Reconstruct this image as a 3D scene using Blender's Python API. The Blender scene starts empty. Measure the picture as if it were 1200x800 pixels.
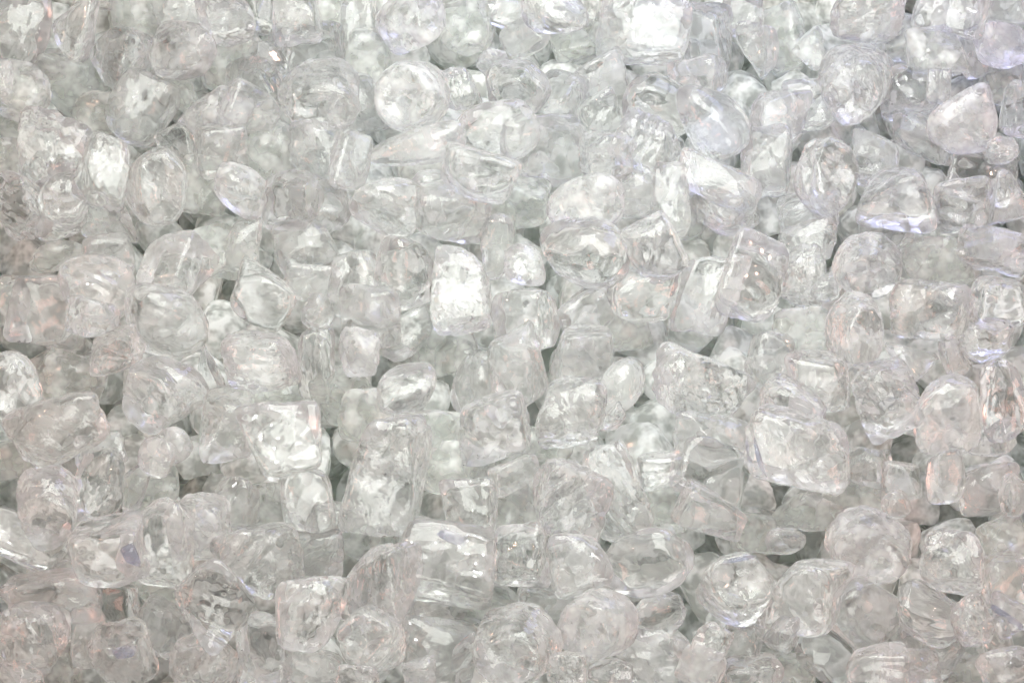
import bpy, math, random
import numpy as np
from mathutils import Vector, Matrix, Euler, Quaternion

random.seed(7)
RNG = np.random.default_rng(11)
SC = bpy.context.scene
COL = SC.collection

# ------------------------------------------------------------------ catalogue
# One line per chunk that shows: x y w h turn kind level description [| short name for a chunk other labels refer to]
# x y w h in pixels of an enlarged ninth of the photograph (1185 x 800 for 400 x 270), turn in degrees anticlockwise
# kinds: E egg, C rounded block, B bar, T cup with a hollow, S angular shard, R ribbed or crackled block
CAT = {
(0, 0): """
70 130 195 260 8 E 4 big smooth oval chunk in the photo's upper left corner | corner oval
268 90 130 240 -14 S 4 leaning pointed shard with a pink sparkling middle and a pale right edge | leaning pink shard
25 35 90 110 20 S 2 dark little shard with an orange glint
360 5 90 50 0 E 3 pinkish rounded tip cut by the photo's top edge
490 60 160 150 0 C 2 dim block with a pale glint at its foot
625 30 150 120 10 R 3 crackled chunk full of tiny sparks
625 175 265 190 -10 E 5 pear-shaped chunk glowing white inside with an orange glint | glowing pear-shaped chunk
785 70 190 170 10 C 4 rounded chunk with a white lower rim
905 40 120 120 0 C 3 block with a pale pink and white glint
1035 60 160 160 0 C 4 smooth block with a small pink glint
1150 70 120 120 0 C 2 plain grey block
420 215 180 200 -20 R 3 bluish sparkling chunk
255 305 230 180 15 S 2 flat greenish chunk
80 320 150 150 -20 C 2 grey chunk with an orange spark
5 270 70 150 5 R 4 white crackled chunk cut by the photo's left edge
485 375 180 220 -18 C 3 plain rounded block
350 395 140 140 0 C 1 dim greenish chunk
610 305 190 120 -20 S 2 long dim greenish shard
800 210 150 170 0 C 2 plain dim block
920 190 130 90 25 S 3 thin slanted slab with a dark lower edge
875 290 170 150 0 C 3 smooth pale block
735 400 190 140 20 R 4 frosty white crackled chunk | frosty crackled chunk
865 375 170 150 -15 C 3 clear block with fine white streaks
1110 345 270 225 0 T 5 round chunk with a dark swirl and rainbow glints at its heart | dark swirled round chunk
1060 175 210 160 5 C 3 smooth pale rounded block
172 525 250 220 -15 R 5 wide ribbed block with pink streaks across its face | pink ribbed block
362 585 170 250 -14 C 5 upright block with orange glints in its upper half | orange glinting block
545 650 205 265 3 T 5 upright cup-like block with a clear rounded top | upright cup-like block
612 510 110 130 10 S 3 small sparkling shard
765 525 165 165 10 C 4 rounded chunk with a soft white highlight
840 655 195 150 -20 E 5 pointed egg-like chunk cracked bright white on its left | bright cracked egg
705 640 130 160 0 C 2 dim grey block
1020 695 190 180 -15 C 4 wide block with an upright white highlight
1120 725 150 160 0 C 3 block with a bright glint near its lower corner
960 525 210 180 0 C 2 dim greenish chunk
1110 525 190 170 0 R 3 faintly ribbed pale block
35 445 130 130 0 S 1 brownish pink shard
60 705 150 240 24 R 4 slanting ribbed shard streaked pink and white | slanting streaked shard
215 715 170 220 -22 T 4 hollow leaning chunk with a dark curved inside
385 765 160 120 0 S 3 small glinting shard
30 570 110 130 0 C 2 dim block
""",
(400, 0): """
60 60 120 210 0 C 3 upright block with an orange spark
250 68 250 200 2 R 5 frosted upright block with ribs at the photo's top edge | frosted ribbed block at the top
88 205 115 160 0 C 1 dark grey chunk in a hollow
435 90 150 180 0 C 2 plain grey block
562 28 150 110 0 E 3 lavender rounded chunk
745 35 215 160 -5 E 5 bright chunk with an orange lower rim at the photo's top edge | orange-rimmed chunk
860 30 90 120 5 T 3 narrow cup with a pink tip
935 120 140 120 0 R 2 lavender speckled chunk
1050 95 260 200 -10 C 3 wide flat grey block
640 125 150 110 0 E 3 pale rounded chunk
522 222 100 130 -38 S 4 bright white crackled shard
240 335 240 240 0 T 5 big white rounded chunk with a pale hollow | big white rounded chunk
60 370 150 180 0 C 3 plain pale block
262 508 330 130 8 E 5 curved wedge like a lip | lip-shaped wedge
410 312 105 130 10 R 4 little crackled chunk
612 310 190 170 0 C 4 pale smooth block
750 340 180 190 0 C 3 pale block
545 460 270 210 28 E 5 slanting pale block with a bright lower tip | slanting pale block
885 265 160 140 15 S 3 angular pale shard
895 400 140 155 0 C 4 sparkling rounded chunk
700 530 260 200 -8 S 3 flat chunk with a yellow and orange glint
925 535 180 140 0 R 4 sparkling crackled block
1070 515 210 200 -30 R 4 finely ribbed block with an orange glint | ribbed block with an orange glint
1110 375 240 200 -12 E 4 large smooth chunk with a bright lower edge
845 705 255 195 5 E 5 bright white rounded chunk like a shell | bright shell-like chunk
1015 670 150 150 0 C 3 pale plain block
470 612 240 175 -25 C 4 smooth slanting block
285 585 140 150 0 C 2 dim block
165 705 240 200 -25 E 5 smooth oval with a white streak along it | white-streaked oval
30 560 115 200 0 C 3 smooth grey block
375 715 220 180 -15 C 3 smooth pale block
505 765 160 120 0 C 2 dim pale block
620 705 180 150 10 S 2 dim shard
795 130 110 140 0 C 2 small sparkling block
1140 690 120 240 -5 C 4 tall bright block
""",
(800, 0): """
90 130 140 200 -10 C 3 lavender sparkling block
210 60 120 140 0 C 3 lavender block
255 170 110 160 0 S 3 sparkling shard like a triangle
350 130 130 180 0 C 2 smooth grey block
440 170 90 140 0 S 2 lavender sliver with a teal foot
635 45 240 215 0 E 5 big lavender tongue-shaped chunk at the photo's top edge | lavender tongue
765 130 130 140 0 R 2 dim sparkling chunk
930 30 245 205 -8 C 5 lavender block with a white spot at the photo's top edge | white-spotted lavender block
1112 155 170 160 -5 R 5 frosted lavender chunk with pink glints along its rim | pink-rimmed lavender chunk
1110 30 160 120 0 C 4 pale lavender block
875 185 165 140 0 C 2 grey block
1010 190 115 150 0 C 3 upright lavender block
590 300 235 235 -15 T 5 cup-shaped chunk with rings around a hollow | ringed cup
640 190 190 70 -10 S 4 thin clear lip
795 325 165 150 0 C 3 plain grey chunk
890 300 75 110 0 C 4 small white block with a pink tip
970 435 230 210 22 E 5 angular block with blue facets and bright white edges | blue-faceted block
1112 520 100 90 0 E 4 small round bead
1110 290 110 130 0 R 2 dim crackled chunk
1155 385 100 170 -10 S 3 shard with a pink edge
112 420 245 250 0 E 4 large smooth pale chunk
330 400 155 150 0 C 3 block with a pink glint
435 370 165 160 0 C 3 plain grey block
292 560 150 200 0 C 3 smooth block
510 610 195 260 -10 T 5 deeply crackled chunk like an oyster shell | oyster-like crackled chunk
665 545 135 170 0 C 3 grey block
835 475 190 120 -30 C 3 slanting pale block
740 685 265 200 0 C 5 large pale block with white streaks across it | large white-streaked block
1035 605 220 160 0 C 3 smooth grey block
970 710 180 160 0 C 4 block with a warm orange glint
1135 690 120 180 0 S 4 shard with pink glints
122 632 275 130 -38 B 4 smooth clear bar slanting steeply | slanting smooth bar
155 735 200 130 0 R 3 sparkling crackled chunk
20 745 110 140 0 C 2 greenish block
435 745 170 120 0 C 3 pale grey block
60 270 150 130 0 C 3 pale sparkling block
""",
(0, 265): """
208 100 165 80 0 E 2 dim greenish lens-shaped chunk
375 110 150 140 0 C 3 clear block
335 215 230 205 -8 E 4 large rounded chunk with pink edges | pink-edged rounded chunk
330 315 150 120 10 R 4 small sparkling crackled chunk
400 430 190 145 18 R 5 rough pinkish block like a pebble | rough pinkish pebble
612 150 190 200 0 C 4 block with a pink right-hand rim | pink-rimmed block
588 328 285 245 0 E 5 large pointed round chunk with a clear window in its middle | clear-windowed round chunk
165 295 195 210 0 C 3 smooth bluish block
40 270 115 160 0 C 3 dull block
45 555 180 235 10 E 5 rounded chunk with a pink inner rim at the photo's left edge | rounded chunk on the left edge
242 530 180 150 0 C 2 greenish block
200 705 320 230 18 R 5 large rough pinkish chunk full of sparks | large rough pinkish chunk
905 250 205 175 -25 C 4 slanting pale block
762 85 140 170 0 C 2 greenish dim block
845 65 95 160 5 C 3 pale upright block
908 468 240 215 5 R 5 crackled cube with fine wrinkles and pink glints | wrinkled cube
735 520 100 190 15 S 3 curved sliver
1065 75 170 155 0 C 3 plain pale block
1108 298 110 115 0 E 4 small round bead beside the wrinkled cube | small round bead by the wrinkled cube
1085 195 170 110 0 C 3 flat pale block
1105 480 120 240 -8 C 4 upright block with pink sparks
560 585 245 215 0 T 4 greenish cup with a pink left rim | greenish pink-rimmed cup
780 685 190 190 8 C 4 pinkish block
980 755 270 265 10 C 5 large rounded bluish block with streaks | large rounded bluish block
590 765 165 110 28 E 4 small lens with one bright white streak
920 605 240 110 0 S 2 greenish shard
350 775 150 100 0 C 3 pale pinkish block
""",
(400, 265): """
55 200 150 210 0 C 3 smooth block
215 165 185 240 5 C 4 rounded upright block
412 232 205 285 0 R 5 upright glassy block with a crinkled top and a shining foot | upright crinkled block
540 70 95 190 -10 E 3 pale crescent-shaped chunk
635 138 140 150 0 E 5 small round pale chunk
845 100 290 225 5 E 5 large rounded chunk with a white lower rim | large white-rimmed chunk
1095 90 180 230 32 B 5 slanting flat slab with a dark left edge | slanting dark-edged slab
100 310 190 200 8 C 4 rounded chunk with a small red spark
230 375 110 190 -35 S 3 slanting pale shard
60 440 140 150 0 R 5 frosted bright chunk
350 425 200 140 0 C 2 greenish block
226 578 190 198 0 E 5 round bead with a bright rim and a clear middle | bright-rimmed round bead
95 665 190 160 0 C 2 greenish dim block
645 325 185 200 -10 C 4 pale smooth block
608 500 160 270 8 C 4 tall pale column with white sparks | tall pale column
470 555 150 210 0 E 3 greenish white egg
525 695 250 215 12 C 5 clear block with a brilliant white left corner | block with the brilliant corner
800 642 235 230 0 R 5 crackled rounded chunk with a white lower edge | white-footed crackled chunk
835 455 180 180 0 C 3 pale block
965 555 140 175 0 E 4 greenish white egg-shaped chunk
935 665 95 70 10 S 4 small bright shard
1045 235 220 175 -10 C 4 pale wide block
865 290 200 130 20 C 3 slanting pale block
1000 365 120 100 0 S 1 dark grey gap shard
350 745 230 160 0 C 2 greenish block
30 590 140 160 0 C 2 dim greenish block
715 760 140 90 0 C 2 dim pale block
""",
(800, 265): """
72 235 175 270 -8 B 4 curved pale bar
240 185 230 270 -20 C 5 large slanting block with a small bright spark at its foot | large slanting block with a spark
425 165 120 170 0 R 3 dim crackled block
500 210 95 85 0 E 4 small chunk with a pink glint
648 150 230 215 0 T 5 rounded chunk with a dimple and an orange lower rim | dimpled orange-rimmed chunk
430 55 170 120 0 C 3 smooth pale block
617 368 195 265 0 T 5 tall crackled rounded chunk with a bright lower right | tall crackled rounded chunk
420 365 170 120 0 C 2 greenish block
472 540 205 205 0 C 5 rounded cube like an ice cube | ice-like rounded cube
865 290 260 180 -8 R 4 chunk speckled with tiny bright sparks | speckled chunk
1095 270 175 170 0 C 4 smooth grey block
885 120 180 130 0 C 2 dim crackled block
1080 80 200 130 0 C 3 grey block with a pink tinge
800 445 115 155 42 S 4 shard with a bright tip
705 600 225 240 15 R 5 rounded block with fine slanting ribs | finely ribbed rounded block
917 652 225 285 0 E 5 smooth tall round chunk with a curved inner line | smooth round chunk with a curved line
945 455 80 130 30 S 3 slim pink-streaked shard
1065 385 180 120 20 T 4 cup with bright streaks
1110 600 150 265 22 C 5 long slanting pinkish block | long slanting pinkish block
1085 745 160 120 20 S 4 sparkling shard
385 640 255 170 -30 R 5 slanting block dotted with pink sparks | slanting pink-sparked block
405 775 370 240 -18 R 5 big ribbed chunk with a dark striped left end | dark striped big chunk
60 560 330 215 -10 R 4 wide slab with a crackled pink right end | wide crackled slab
90 745 220 160 0 C 3 greenish block
300 475 130 180 0 C 3 greenish white block
590 525 110 100 0 C 1 dim greenish chunk
700 25 165 120 0 C 3 plain grey block
""",
(0, 530): """
70 20 170 100 0 C 2 brownish block
162 200 205 250 -8 T 5 round purplish chunk with a shallow dimple | purplish dimpled chunk
75 300 290 165 -15 C 4 broad bluish block
345 115 170 255 6 E 5 upright pointed clear chunk | upright pointed clear chunk
462 110 90 190 -10 S 4 slim ribbed pinkish sliver
378 355 245 225 8 C 5 cube with a dark right-hand face | dark-faced cube
555 305 215 280 -8 C 5 rounded block with pale slanting lines | rounded block beside the dark-faced cube
690 262 205 220 -8 R 5 crackled cube with bright white corners | bright-cornered crackled cube
542 20 110 120 -20 E 4 small clear oval
530 125 150 110 0 C 1 greenish dim block
805 170 140 150 0 C 3 greenish block
738 520 245 250 45 C 5 cube seen corner-on with a dark diamond face | corner-on cube
905 375 265 240 15 R 4 wide ribbed pinkish block | wide ribbed pinkish block
1065 165 170 200 10 C 4 greenish rounded block
1150 235 100 100 0 R 3 bluish crackled chunk
905 200 170 150 0 C 2 dim greenish block
180 500 270 150 8 C 3 blue-green dim block
232 430 100 90 20 S 3 dark bluish shard
95 650 225 230 15 R 4 brown angular chunk with white edges | brown white-edged chunk
405 520 130 120 0 C 3 small greenish cube
305 640 105 190 8 B 4 pale upright bar
425 715 180 200 20 C 4 block stained blue at its top | blue-stained block
560 610 180 150 -25 R 3 brownish sparkling chunk
700 725 235 170 -8 T 4 brownish ribbed cup
925 680 165 210 0 C 4 upright brownish block with a white glint
1080 555 215 255 -5 C 5 rounded upright greenish block | rounded upright greenish block
1085 750 180 130 -20 R 3 brownish ribbed chunk
60 780 160 90 0 E 4 bluish bead at the photo's bottom edge
195 735 140 130 0 C 2 brown block
560 470 160 90 0 S 2 dark green gap shard
1095 345 160 150 0 C 3 greenish pale block
""",
(400, 530): """
165 85 275 430 -9 R 5 tall tapered chunk with long ribs and a bright pink foot | tall tapered chunk
370 55 140 150 0 C 2 greenish block
490 60 85 110 10 R 3 small crackled chunk
600 75 165 95 18 B 4 bright sloping bar
440 197 185 200 0 C 5 clear upright block with a dark lower line | clear square block
785 165 255 270 -12 R 5 faceted chunk fanned with fine lines | fan-lined chunk
945 135 175 300 8 R 4 long ribbed block
590 220 140 170 0 C 2 greenish upright block
620 362 205 190 5 C 5 small pale rounded cube at the clear square block's foot | small pale cube
365 385 310 240 -8 C 4 wide block with a dark blue flake on its shoulder | blue-flaked block
282 300 120 130 0 C 3 dim block
825 390 200 205 8 C 5 tilted smooth cube by the large oval | tilted smooth cube
1058 388 310 225 4 E 5 large oval chunk with a smooth belly | large smooth oval
1120 190 150 130 0 C 2 greenish block
1115 60 160 120 0 C 4 block with a pinkish glint
145 455 225 290 -12 R 5 arched ribbed chunk with pink streaks | arched ribbed chunk
98 640 220 235 0 T 5 round pinkish cup below the arched ribbed chunk | round pinkish cup
500 520 200 150 0 C 2 dim greenish block
600 672 295 240 -5 T 5 big round cup crackled inside | big crackled cup
715 545 180 150 -10 C 3 slanting grey block
890 602 230 230 -15 T 5 rounded block with bright white edges and a hollow | bright-edged hollow block
1098 562 190 140 0 E 4 smooth grey egg
325 560 160 130 0 C 3 greenish block
335 690 220 190 0 C 3 greyish crackled block
425 690 70 155 -28 S 4 slim shard lined with orange
785 750 140 110 0 R 5 crackled grey chunk
935 760 140 110 0 S 4 grey shard
1090 725 220 190 -12 R 3 dim grey chunk with tiny sparks
80 300 170 130 0 C 2 greenish grey block
270 765 120 100 0 R 4 crackled sparkling chunk
55 780 140 90 0 R 5 pink sparkling chunk at the photo's bottom edge
485 775 160 90 0 C 3 plain block at the photo's bottom edge
""",
(800, 530): """
100 65 230 180 -15 C 3 greenish wide block
100 205 195 130 -22 C 3 greenish block with a pink edge
360 308 130 100 -10 E 4 small pinkish pebble
240 275 110 120 0 C 2 greenish block
188 470 265 235 0 T 5 round chunk with a dark blue rim along its top | dark-rimmed round chunk
430 495 235 270 -18 C 5 smooth pinkish rounded block | smooth pinkish block
658 328 285 225 -10 T 5 chunk with a dark cracked heart and a bright white glint | dark-hearted chunk
430 205 190 130 0 S 2 greenish shard
600 170 190 120 0 C 2 plain greenish block
740 180 85 95 0 E 4 small pinkish bead
755 100 110 120 0 C 3 plain pale block
920 85 125 175 3 C 5 short upright pinkish column above the white-layered block | upright pinkish column
1060 130 160 160 0 C 3 greenish block
1150 150 90 140 -10 S 4 shard with a pink edge
945 380 220 205 0 R 5 pinkish block with white streaks in two layers | white-layered pinkish block
618 560 260 225 -25 E 4 greenish rounded wedge beside the smooth pinkish block | greenish rounded wedge
855 560 220 175 -25 E 4 pinkish rounded chunk with a bright top rim
850 690 190 130 0 C 3 smooth brownish block
1000 580 125 150 0 R 4 brown crackled chunk
1120 565 150 120 -38 S 4 slanting shard with a dark blue edge
1092 655 100 150 0 C 4 smooth brownish column
1010 745 140 110 0 C 1 dark greenish chunk
1125 745 160 130 25 E 4 chunk with an orange edge
345 650 110 220 28 S 4 curved greenish shard
103 655 110 120 -15 R 5 small ribbed pinkish chunk
65 745 150 130 0 C 4 frosted pale block
200 665 120 150 0 C 3 grey green block
250 770 170 100 0 R 3 ribbed chunk at the photo's bottom edge
515 710 220 140 -20 E 3 smooth greenish lens
800 745 170 120 0 R 3 brownish sparkling chunk
680 745 180 130 0 C 3 pinkish dull block
245 565 130 80 0 S 2 greenish sliver
1110 305 140 130 0 C 2 greenish block with green sparks
1120 440 150 150 0 C 3 dull brownish block
380 765 120 100 0 C 2 greenish block near the bottom edge
640 50 110 110 0 C 3 bluish block
705 45 45 100 0 S 3 thin dark upright sliver
""",
}
ZOOM = 1185.0 / 400.0
ITEMS = []
for (ox, oy), txt in CAT.items():
    for ln in txt.strip().splitlines():
        head, _, short = ln.partition('|')
        p = head.split(None, 7)
        x, y, w, h, rot = (float(v) for v in p[:5])
        ITEMS.append(dict(x=ox + x / ZOOM, y=oy + y / ZOOM, w=w / ZOOM, h=h / ZOOM, rot=rot, kind=p[5],
                          lvl=int(p[6]), desc=p[7].strip(), short=short.strip()))

# ------------------------------------------------------------------ camera
TILT = math.radians(30)
DIST = 1.30
cam_d = bpy.data.cameras.new('camera'); cam = bpy.data.objects.new('camera', cam_d); COL.objects.link(cam)
VIEW = Vector((0, math.sin(TILT), -math.cos(TILT)))
cam.location = -VIEW * DIST
cam.rotation_euler = (TILT, 0, 0)
cam_d.sensor_width = 36; cam_d.sensor_fit = 'HORIZONTAL'
HALF = 0.30
cam_d.lens = 18.0 * DIST / HALF
cam_d.clip_start = 0.05; cam_d.clip_end = 50
SC.camera = cam
RIGHT = Vector((1, 0, 0)); UP = RIGHT.cross(VIEW)
EYE = cam.location.copy()

def ray(px, py):
    u = (px - 600) / 600 * HALF / DIST
    v = -(py - 400) / 600 * HALF / DIST
    return (VIEW + RIGHT * u + UP * v)          # unit depth per unit length along VIEW

# ------------------------------------------------------------------ chunk shapes
def cube_sphere(n):
    t = np.tan(np.linspace(-math.pi / 4, math.pi / 4, n + 1))
    vid, V, F = {}, [], []
    for ax in range(3):
        for s in (-1, 1):
            ids = np.zeros((n + 1, n + 1), int)
            for i in range(n + 1):
                for j in range(n + 1):
                    p = [0, 0, 0]; p[ax] = s; p[(ax + 1) % 3] = t[i] * s; p[(ax + 2) % 3] = t[j]
                    k = tuple(round(c, 5) for c in p)
                    if k not in vid:
                        vid[k] = len(V); V.append(p)
                    ids[i, j] = vid[k]
            for i in range(n):
                for j in range(n):
                    F.append((ids[i, j], ids[i + 1, j], ids[i + 1, j + 1], ids[i, j + 1]))
    V = np.array(V, float); V /= np.linalg.norm(V, axis=1, keepdims=True)
    F = np.array(F, np.int32)
    a, b, c = V[F[:, 0]], V[F[:, 1]], V[F[:, 2]]
    flip = (np.cross(b - a, c - a) * (a + c)).sum(1) < 0
    F[flip] = F[flip][:, ::-1]
    return V, F

SPH = {n: cube_sphere(n) for n in (6, 30)}

def unit(v):
    v = np.asarray(v, float); return v / np.linalg.norm(v)

def smooth_noise(V, rng, freq, n=7):
    out = np.zeros(len(V))
    for _ in range(n):
        k = rng.normal(size=3) * freq
        out += np.sin(V @ k + rng.uniform(0, 6.28))
    return out / math.sqrt(n)

def shape(kind, rng, n=30, crack=1.0, rib=1.0):
    """Unit-box vertices of one chunk."""
    D, F = SPH[n]
    N, H, p = [], [], 12
    def plane(v, h): N.append(unit(v)); H.append(h)
    ax6 = [(1,0,0),(-1,0,0),(0,1,0),(0,-1,0),(0,0,1),(0,0,-1)]
    if kind in 'CRB':
        for a in ax6: plane(np.array(a) + rng.normal(0, .10, 3), rng.uniform(.9, 1.03))
        for _ in range(rng.integers(2, 5)):
            s = rng.choice([-1, 1], 3) * rng.uniform(.35, 1, 3)
            plane(s, rng.uniform(.95, 1.12))
        p = rng.uniform(5, 9)
    elif kind == 'E':
        for a in ax6: plane(np.array(a) + rng.normal(0, .1, 3), rng.uniform(.92, 1.02))
        for _ in range(rng.integers(3, 6)):
            plane(rng.normal(size=3), rng.uniform(.86, 1.05))
        p = rng.uniform(2.4, 3.6)
    elif kind == 'T':
        for i in range(9):
            a = 6.283 * i / 9 + rng.normal(0, .1)
            plane((math.cos(a), math.sin(a), rng.uniform(-.05, .25)), rng.uniform(.92, 1.02))
        plane((rng.normal(0, .12), rng.normal(0, .12), 1), .95); plane((rng.normal(0, .1), rng.normal(0, .1), -1), .95)
        p = rng.uniform(6, 9)
    else:
        for a in ax6: plane(np.array(a) + rng.normal(0, .35, 3), rng.uniform(.6, 1.0))
        for _ in range(5): plane(rng.normal(size=3), rng.uniform(.6, 1.0))
        p = rng.uniform(7, 12)
    N = np.array(N); H = np.array(H)
    c = np.maximum(D @ N.T / H, 0)
    r = (c ** p).sum(1) ** (-1 / p)
    # scooped breaks and the hollow of a cup
    for _ in range(rng.integers(2, 5) if kind != 'E' else rng.integers(1, 3)):
        q = unit(rng.normal(size=3) + np.array((0, 0, .5)))
        ang = np.arccos(np.clip(D @ q, -1, 1)); w = rng.uniform(.3, .6)
        r = r * (1 - rng.uniform(.05, .16) * np.exp(-(ang / w) ** 2 * 1.2))
    if kind == 'T':
        q = unit((rng.normal(0, .18), rng.normal(0, .18) - .1, 1))
        ang = np.arccos(np.clip(D @ q, -1, 1))
        r = r * (1 - rng.uniform(.14, .28) / (1 + (ang / rng.uniform(.42, .55)) ** 6))
    V = D * r[:, None]
    amp = {'E': .035, 'C': .035, 'B': .03, 'T': .035, 'S': .03, 'R': .045}[kind]
    V = V * (1 + amp * smooth_noise(D, rng, 2.6) + amp * .45 * smooth_noise(D, rng, 6.5))[:, None]
    if n > 10:
        V = V * (1 + .006 * smooth_noise(D, rng, 15, 10))[:, None]
        # crackle: sharp creases, strongest in patches (and down in the hollow of a cup)
        cr = 1 - np.abs(np.sin(V @ (unit(rng.normal(size=3)) * 9) + 1.8 * smooth_noise(D, rng, 5)))
        cr2 = 1 - np.abs(np.sin(V @ (unit(rng.normal(size=3)) * 14) + 1.8 * smooth_noise(D, rng, 7)))
        patch = .5 + .5 * np.tanh(1.6 * smooth_noise(D, rng, 2.2))
        if kind == 'T': patch = patch * .3 + np.exp(-(ang / .5) ** 2)
        V = V * (1 - {'R': .015, 'T': .014, 'C': .008, 'S': .008, 'B': .008, 'E': .005}[kind] * crack * patch * (cr ** 2 + .7 * cr2 ** 2))[:, None]
        if kind in 'RT':
            k = unit(rng.normal(size=3) * (1, .5, .4)) * rng.uniform(11, 19)
            V = V * (1 + (.022 if kind == 'R' else .013) * rib * np.sin(V @ k + 1.6 * smooth_noise(D, rng, 2.5))
                     * (.5 + .5 * np.tanh(smooth_noise(D, rng, 3))))[:, None]
    lo, hi = V.min(0), V.max(0)
    return (V - (lo + hi) / 2) / ((hi - lo) / 2), F

def mesh(name, V, F, mat):
    me = bpy.data.meshes.new(name)
    me.vertices.add(len(V)); me.vertices.foreach_set('co', np.ascontiguousarray(V, np.float32).ravel())
    k = F.shape[1]
    me.loops.add(F.size); me.loops.foreach_set('vertex_index', np.ascontiguousarray(F, np.int32).ravel())
    me.polygons.add(len(F))
    me.polygons.foreach_set('loop_start', np.arange(0, F.size, k, dtype=np.int32))
    me.polygons.foreach_set('use_smooth', np.ones(len(F), bool))
    me.update(calc_edges=True); me.validate()
    me.materials.append(mat)
    return me

# ------------------------------------------------------------------ materials
def nodes(m):
    m.use_nodes = True
    nt = m.node_tree; nt.nodes.clear()
    return nt, (lambda t, **k: _node(nt, t, k)), nt.links.new

def _node(nt, t, k):
    n = nt.nodes.new(t)
    for a, v in k.items():
        if hasattr(n, a): setattr(n, a, v)
    return n

def glass(name, tint, frost, bump, streak, rough=.03, ior=1.34):
    m = bpy.data.materials.new(name)
    nt, N, L = nodes(m)
    out = N('ShaderNodeOutputMaterial')
    tc = N('ShaderNodeTexCoord'); inf = N('ShaderNodeObjectInfo')
    off = N('ShaderNodeVectorMath', operation='SCALE'); off.inputs[0].default_value = (1, 1.7, 2.3)
    mul = N('ShaderNodeMath', operation='MULTIPLY'); mul.inputs[1].default_value = 5
    L(inf.outputs['Random'], mul.inputs[0]); L(mul.outputs[0], off.inputs['Scale'])
    add = N('ShaderNodeVectorMath', operation='ADD')
    L(tc.outputs['Object'], add.inputs[0]); L(off.outputs[0], add.inputs[1])
    n1 = N('ShaderNodeTexNoise'); n1.inputs['Scale'].default_value = 130; n1.inputs['Detail'].default_value = 2
    L(add.outputs[0], n1.inputs['Vector'])
    b1 = N('ShaderNodeBump'); b1.inputs['Strength'].default_value = bump; b1.inputs['Distance'].default_value = .003
    L(n1.outputs['Fac'], b1.inputs['Height'])
    nrm = b1
    if streak:
        wv = N('ShaderNodeTexWave', wave_type='BANDS', bands_direction='DIAGONAL')
        wv.inputs['Scale'].default_value = 110; wv.inputs['Distortion'].default_value = 6; wv.inputs['Detail'].default_value = 1
        wv.inputs['Detail Scale'].default_value = 1.6
        L(add.outputs[0], wv.inputs['Vector'])
        b2 = N('ShaderNodeBump'); b2.inputs['Strength'].default_value = streak; b2.inputs['Distance'].default_value = .0012
        L(wv.outputs['Fac'], b2.inputs['Height']); L(b1.outputs[0], b2.inputs['Normal']); nrm = b2
    g = N('ShaderNodeBsdfPrincipled')
    g.inputs['Base Color'].default_value = (*tint, 1); g.inputs['Transmission Weight'].default_value = 1
    g.inputs['IOR'].default_value = ior; g.inputs['Roughness'].default_value = rough
    L(nrm.outputs[0], g.inputs['Normal'])
    tr = N('ShaderNodeBsdfTranslucent'); tr.inputs['Color'].default_value = (.93, .94, .94, 1)
    df = N('ShaderNodeBsdfDiffuse'); df.inputs['Color'].default_value = (.86, .87, .87, 1)
    md = N('ShaderNodeMixShader'); md.inputs[0].default_value = .35
    L(tr.outputs[0], md.inputs[1]); L(df.outputs[0], md.inputs[2])
    fr = N('ShaderNodeMapRange'); fr.inputs[1].default_value = .4; fr.inputs[2].default_value = .7
    fr.inputs[3].default_value = frost * .45; fr.inputs[4].default_value = frost * 1.6
    fn = N('ShaderNodeTexNoise'); fn.inputs['Scale'].default_value = 110; fn.inputs['Detail'].default_value = 2
    L(add.outputs[0], fn.inputs['Vector']); L(fn.outputs['Fac'], fr.inputs[0])
    mx = N('ShaderNodeMixShader'); L(fr.outputs[0], mx.inputs[0]); L(g.outputs[0], mx.inputs[1]); L(md.outputs[0], mx.inputs[2])
    L(mx.outputs[0], out.inputs['Surface'])
    return m

TINT = (.985, .993, .988)
M_CLEAR = glass('clear_glassy', TINT, .20, .04, 0, .08)
M_WET = glass('wet_glassy', TINT, .12, .03, 0, .03)
M_RIB = glass('ribbed_glassy', TINT, .20, .04, .08, .08)
M_HAZY = glass('hazy_glassy', (.952, .986, .930), .34, .07, 0, .15)
M_FROST = glass('frosted_glassy', TINT, .30, .10, .08, .14)
M_BED = glass('packed_glassy', (.93, .98, .895), .80, .1, 0, .12)
M_BLUE = glass('blue_glassy', (.50, .53, .68), .30, .1, 0, .08)

# ------------------------------------------------------------------ the packed bed under the visible chunks (uncountable)
BASES = [shape(random.choice('CCCEST'), np.random.default_rng(100 + i), 6)[0] for i in range(30)]
BEDF = SPH[6][1]
bed_c, bed_r, bV, bF, nb = [], [], [], [], 0
SP = .031
def rot_mat(rng):
    q = Quaternion(rng.normal(size=4)); q.normalize(); return np.array(q.to_matrix())
XR, Y0, Y1 = .48, -.42, .48
for layer, z in enumerate((-.058, -.029)):
    y = Y0; row = 0
    while y < Y1:
        x = -XR + (row % 2) * SP / 2
        while x < XR:
            px, py = x + RNG.normal(0, .005), y + RNG.normal(0, .005) + layer * .012
            pz = z + RNG.normal(0, .004)
            s = RNG.uniform(.012, .0185, 3)
            R = rot_mat(RNG)
            V = (BASES[RNG.integers(len(BASES))] * s) @ R.T + (px, py, pz)
            bV.append(V); bF.append(BEDF + nb); nb += len(V)
            if layer: bed_c.append((px, py, pz)); bed_r.append(s.mean())
            x += SP
        y += SP * .86; row += 1
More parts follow.
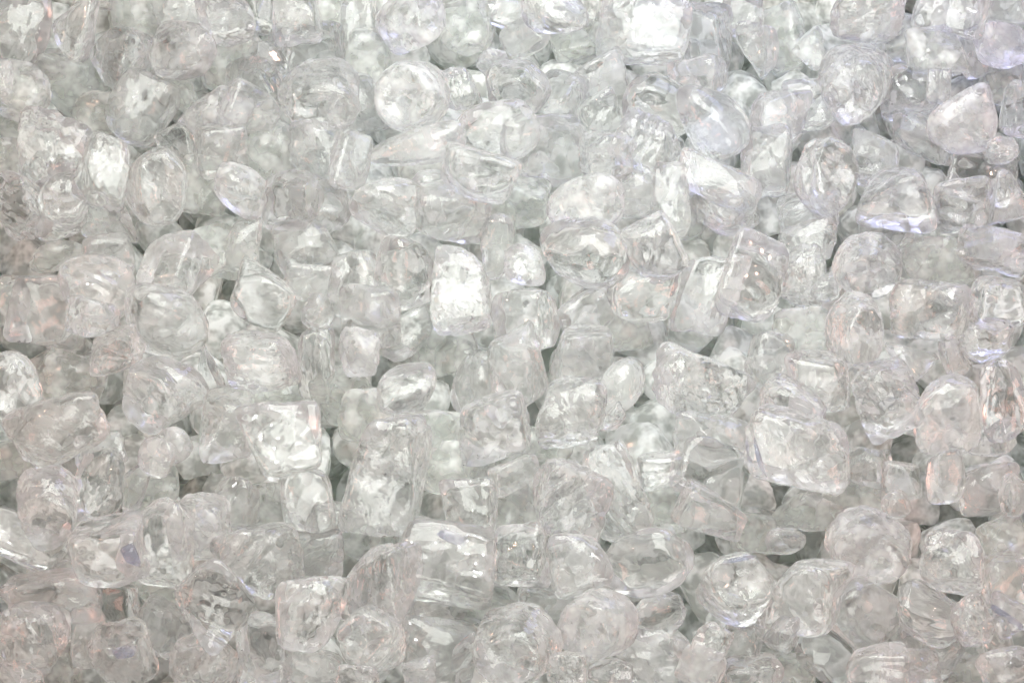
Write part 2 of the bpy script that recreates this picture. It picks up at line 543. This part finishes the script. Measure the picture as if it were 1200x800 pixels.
# chunks of the pile that lie outside the photograph, up to the height of the visible ones
def in_frame(x, y, z, m):
    d = Vector((x, y, z)) - EYE; k = d.dot(VIEW)
    u = d.dot(RIGHT) / k * DIST / HALF; v = d.dot(UP) / k * DIST / HALF
    return abs(u) < 1 + m and abs(v) < 2 / 3 + m
for z in (-.008, .018):
    y = Y0; row = 0
    while y < Y1:
        x = -XR + (row % 2) * SP / 2
        while x < XR:
            px, py, pz = x + RNG.normal(0, .006), y + RNG.normal(0, .006), z + RNG.normal(0, .005)
            if not in_frame(px, py, pz, .10):
                s = RNG.uniform(.015, .022, 3); R = rot_mat(RNG)
                V = (BASES[RNG.integers(len(BASES))] * s) @ R.T + (px, py, pz)
                bV.append(V); bF.append(BEDF + nb); nb += len(V)
            x += SP
        y += SP * .86; row += 1
bed = bpy.data.objects.new('packed_chunks', mesh('packed_chunks', np.concatenate(bV), np.concatenate(bF), M_BED))
bed['kind'] = 'stuff'; bed['label'] = 'dim greenish clear chunks packed under and around the visible ones'; bed['category'] = 'packed chunks'
COL.objects.link(bed)

# ------------------------------------------------------------------ the surface under the pile
gm = bpy.data.materials.new('pale_surface'); nt, N, L = nodes(gm)
o = N('ShaderNodeOutputMaterial'); b = N('ShaderNodeBsdfPrincipled'); nz = N('ShaderNodeTexNoise'); nz.inputs['Scale'].default_value = 12
cr = N('ShaderNodeValToRGB'); cr.color_ramp.elements[0].color = (.68, .74, .69, 1); cr.color_ramp.elements[1].color = (.76, .80, .76, 1)
L(nz.outputs['Fac'], cr.inputs[0]); L(cr.outputs[0], b.inputs['Base Color']); b.inputs['Roughness'].default_value = .6
L(b.outputs[0], o.inputs['Surface'])
G = 3.0
gme = bpy.data.meshes.new('ground'); gme.from_pydata([(-G, -G, -.085), (G, -G, -.085), (G, G, -.085), (-G, G, -.085)], [], [(0, 1, 2, 3)])
gme.materials.append(gm); gro = bpy.data.objects.new('ground', gme); gro['kind'] = 'structure'; gro['label'] = 'pale surface under the pile'; COL.objects.link(gro)

# ------------------------------------------------------------------ place the chunks: each is let down along its own line until it rests
placed = []          # (centre, rotation 3x3 rows = local axes, half sizes)
for c, r in zip(bed_c, bed_r): placed.append((np.array(c), np.eye(3), np.array((r, r, r))))
GROW = {1: 1.38, 2: 1.32, 3: 1.25, 4: 1.15, 5: 1.07}
BASEZ = {1: -.012, 2: -.004, 3: .006, 4: .018, 5: .030}
PC = np.array([p[0] for p in placed]); PR = np.array([p[1] for p in placed]); PS = np.array([p[2] for p in placed])
order = sorted(range(len(ITEMS)), key=lambda i: (ITEMS[i]['lvl'], ITEMS[i]['y']))
K = .80
for i in order:
    it = ITEMS[i]; rng = np.random.default_rng(1000 + i)
    d = ray(it['x'], it['y'])
    E3 = Matrix((RIGHT, UP, -VIEW)).transposed()
    tl = .32
    loc_rot = Matrix.Rotation(math.radians(it['rot'] + (0 if it['lvl'] > 4 else rng.normal(0, 9))), 3, 'Z') @ Euler((rng.normal(0, tl), rng.normal(0, tl), 0)).to_matrix()
    R = E3 @ loc_rot; Rn = np.array(R)
    z = BASEZ[it['lvl']] + rng.normal(0, .002)
    for _ in range(40):
        t = (z - EYE.z) / d.z
        mpp = t * HALF / DIST / 600
        a, bb = it['w'] * mpp / 2 * GROW[it['lvl']], it['h'] * mpp / 2 * GROW[it['lvl']]
        cc = min(a, bb) * rng.uniform(.8, .95) if it['kind'] not in 'BS' else min(a, bb) * .75
        S = np.array((a, bb, cc)); P = np.array(EYE + d * t)
        dv = PC - P; dist = np.linalg.norm(dv, axis=1); n = dv / dist[:, None]
        ra = 1 / np.sqrt((((n @ Rn) / S) ** 2).sum(1))
        rb = 1 / np.sqrt(((np.einsum('ij,ijk->ik', n, PR) / PS) ** 2).sum(1))
        if z > .062 or not (dist < (ra + rb) * K).any(): break
        z += .003
    it.update(P=P, R=R, S=S, z=z)
    PC = np.vstack((PC, P)); PR = np.concatenate((PR, Rn[None])); PS = np.vstack((PS, S))

# ------------------------------------------------------------------ labels that single each chunk out
marks = [i for i, it in enumerate(ITEMS) if it['short']]
def rel(it, m):
    dx, dy = it['x'] - m['x'], it['y'] - m['y']
    a = math.degrees(math.atan2(-dy, dx)) % 360
    return ['right of', 'above and right of', 'above', 'above and left of', 'left of', 'below and left of', 'below', 'below and right of'][int(((a + 22.5) % 360) // 45)]
used = set(it['desc'] for it in ITEMS if it['short'])
for i, it in enumerate(ITEMS):
    if it['short']: it['label'] = it['desc']; continue
    near = sorted(marks, key=lambda j: math.hypot(ITEMS[j]['x'] - it['x'], ITEMS[j]['y'] - it['y']))
    opts = ["%s %s the %s" % (it['desc'], rel(it, ITEMS[j]), ITEMS[j]['short']) for j in near[:5]]
    opts = [o_ for o_ in opts if len(o_.split()) <= 16 and o_ not in used] or opts
    it['label'] = opts[0]; used.add(opts[0])

# ------------------------------------------------------------------ build the chunks
GROUP = 'clear chunks heaped in the pile'
OWN = {}
for i, it in enumerate(ITEMS):
    rng = np.random.default_rng(5000 + i)
    ds = it['desc']
    V, F = shape(it['kind'], rng, crack=2.6 if any(k in ds for k in ('crack', 'dark swirl', 'wrinkl', 'crinkl', 'speckl')) else 1.0,
                 rib=1.9 if any(k in ds for k in ('ribbed', 'ribs', 'streaks', 'striped', 'fine lines')) else 1.0)
    if it['kind'] in 'CR' and it['h'] > it['w'] * 1.25:      # slight taper on long ones
        V = V * np.stack((1 - .07 * V[:, 1], np.ones(len(V)), 1 - .05 * V[:, 1]), 1)
    dsc = it['desc']
    mat = M_FROST if ('frost' in dsc or 'white crack' in dsc or 'bright white' in dsc or 'big white' in dsc) else M_HAZY if it['lvl'] < 3 else M_RIB if it['kind'] in 'RT' else M_WET if i % 4 == 0 else M_CLEAR
    ob = bpy.data.objects.new('ice_chunk', mesh('ice_chunk', V * it['S'], F, mat))
    ob.matrix_world = Matrix.Translation(Vector(it['P'])) @ it['R'].to_4x4()
    OWN[i] = ob
    ob['label'] = it['label']; ob['category'] = 'ice chunk'; ob['group'] = GROUP
    COL.objects.link(ob)

# thin blue flakes set on a few chunks, some standing in for dark stripes and a dark face (each a part of its chunk)
from mathutils.bvhtree import BVHTree
for px, py, fw, fh, fr, key in ((530, 629, 38, 15, -22, 'dark blue flake on its shoulder'), (146, 763, 30, 16, 12, 'block stained blue'),
                                (866, 655, 44, 7, 14, 'dark blue rim'), (877, 522, 8, 46, 14, 'dark striped left end'),
                                (889, 535, 6, 50, 18, 'dark striped left end'), 
                                (153, 652, 20, 34, 8, 'dark right-hand face'), (1180, 722, 44, 9, -38, 'slanting shard with a dark blue edge')):
    k_ = next(i for i, it in enumerate(ITEMS) if key in it['desc'])
    own = OWN[k_]; inv = own.matrix_world.inverted()
    d = ray(px, py).normalized(); o3 = inv @ EYE; d3 = inv.to_3x3() @ d
    me = own.data
    hit = BVHTree.FromPolygons([v.co for v in me.vertices], [tuple(p.vertices) for p in me.polygons]).ray_cast(o3, d3)
    if hit[0] is None: continue
    P = own.matrix_world @ hit[0]; mpp = (P - EYE).dot(VIEW) * HALF / DIST / 600
    nrm = (own.matrix_world.to_3x3() @ hit[1]).normalized()
    xa = (RIGHT - nrm * RIGHT.dot(nrm)).normalized()
    Rm = Matrix((xa, nrm.cross(xa), nrm)).transposed() @ Matrix.Rotation(math.radians(fr), 3, 'Z')
    V, F = shape('S', np.random.default_rng(9000 + px), 6)
    V = V * (fw * mpp / 2, fh * mpp / 2, .0011)
    V[:, 2] -= (V[:, 0] ** 2 + V[:, 1] ** 2) * 22
    fl = bpy.data.objects.new('blue_flake', mesh('blue_flake', V, F, M_BLUE))
    COL.objects.link(fl); fl.parent = own
    fl.matrix_basis = inv @ (Matrix.Translation(P + nrm * .0004) @ Rm.to_4x4())

# ------------------------------------------------------------------ light
w = bpy.data.worlds.new('World'); SC.world = w; w.use_nodes = True
bg = w.node_tree.nodes['Background']; bg.inputs[0].default_value = (1, .965, .945, 1); bg.inputs[1].default_value = .14
w.cycles.sampling_method = 'NONE'

def lamp(name, loc, target, size, power, col, sy=None, spread=180):
    l = bpy.data.lights.new(name, 'AREA'); l.shape = 'RECTANGLE'; l.size = size; l.size_y = sy or size
    l.energy = power; l.spread = math.radians(spread); l.color = col
    ob = bpy.data.objects.new(name, l); ob.location = loc
    ob.rotation_euler = (Vector(target) - Vector(loc)).to_track_quat('-Z', 'Y').to_euler(); COL.objects.link(ob)
lamp('ceiling_lamp', (0, .11, .40), (0, .04, 0), .32, 5.1, (.970, 1, .945), sy=.34)
lamp('front_fill_lamp', (0, -.60, .44), (0, .0, 0), .30, 2.8, (.99, 1, .96), sy=.24)  # added softbox, fills the lower centre of the pile with light
lamp('added_sparkle_lamp', (-.14, .0, .85), (-.05, 0, 0), .014, 1.0, (1, 1, 1))  # small white lamps added only to give tiny sparkles
lamp('added_sparkle_lamp', (.18, .05, .85), (.05, 0, 0), .014, 1.0, (1, 1, 1))
lamp('added_sparkle_lamp', (.02, .35, .70), (.05, 0, 0), .014, 1.0, (1, 1, 1))
lamp('warm_lamp', (-.60, -.36, .36), (-.28, -.14, 0), .24, 1.6, (1, .50, .40))
lamp('warm_lamp', (.62, -.36, .36), (.30, -.14, 0), .24, 1.6, (1, .50, .40))
lamp('small_warm_lamp', (-.55, .10, .50), (-.25, 0, 0), .025, 1.0, (1, .58, .42))
lamp('small_warm_lamp', (.58, .0, .50), (.25, 0, 0), .025, 1.0, (1, .58, .42))
lamp('blue_lamp', (.32, .50, .28), (.22, .24, 0), .34, 2.0, (.54, .57, 1))

# ------------------------------------------------------------------ render settings
cy = SC.cycles
cy.max_bounces = 14; cy.transmission_bounces = 14; cy.glossy_bounces = 8; cy.diffuse_bounces = 3; cy.transparent_max_bounces = 8
cy.caustics_reflective = True; cy.caustics_refractive = True; cy.blur_glossy = .3
cy.sample_clamp_indirect = 6; cy.sample_clamp_direct = 0
cy.use_denoising = True
cy.use_adaptive_sampling = True; cy.adaptive_threshold = .07
vs = SC.view_settings; SC.display_settings.display_device = 'sRGB'
vs.view_transform = 'Standard'; vs.look = 'None'; vs.exposure = 0; vs.gamma = 1; vs.use_curve_mapping = False
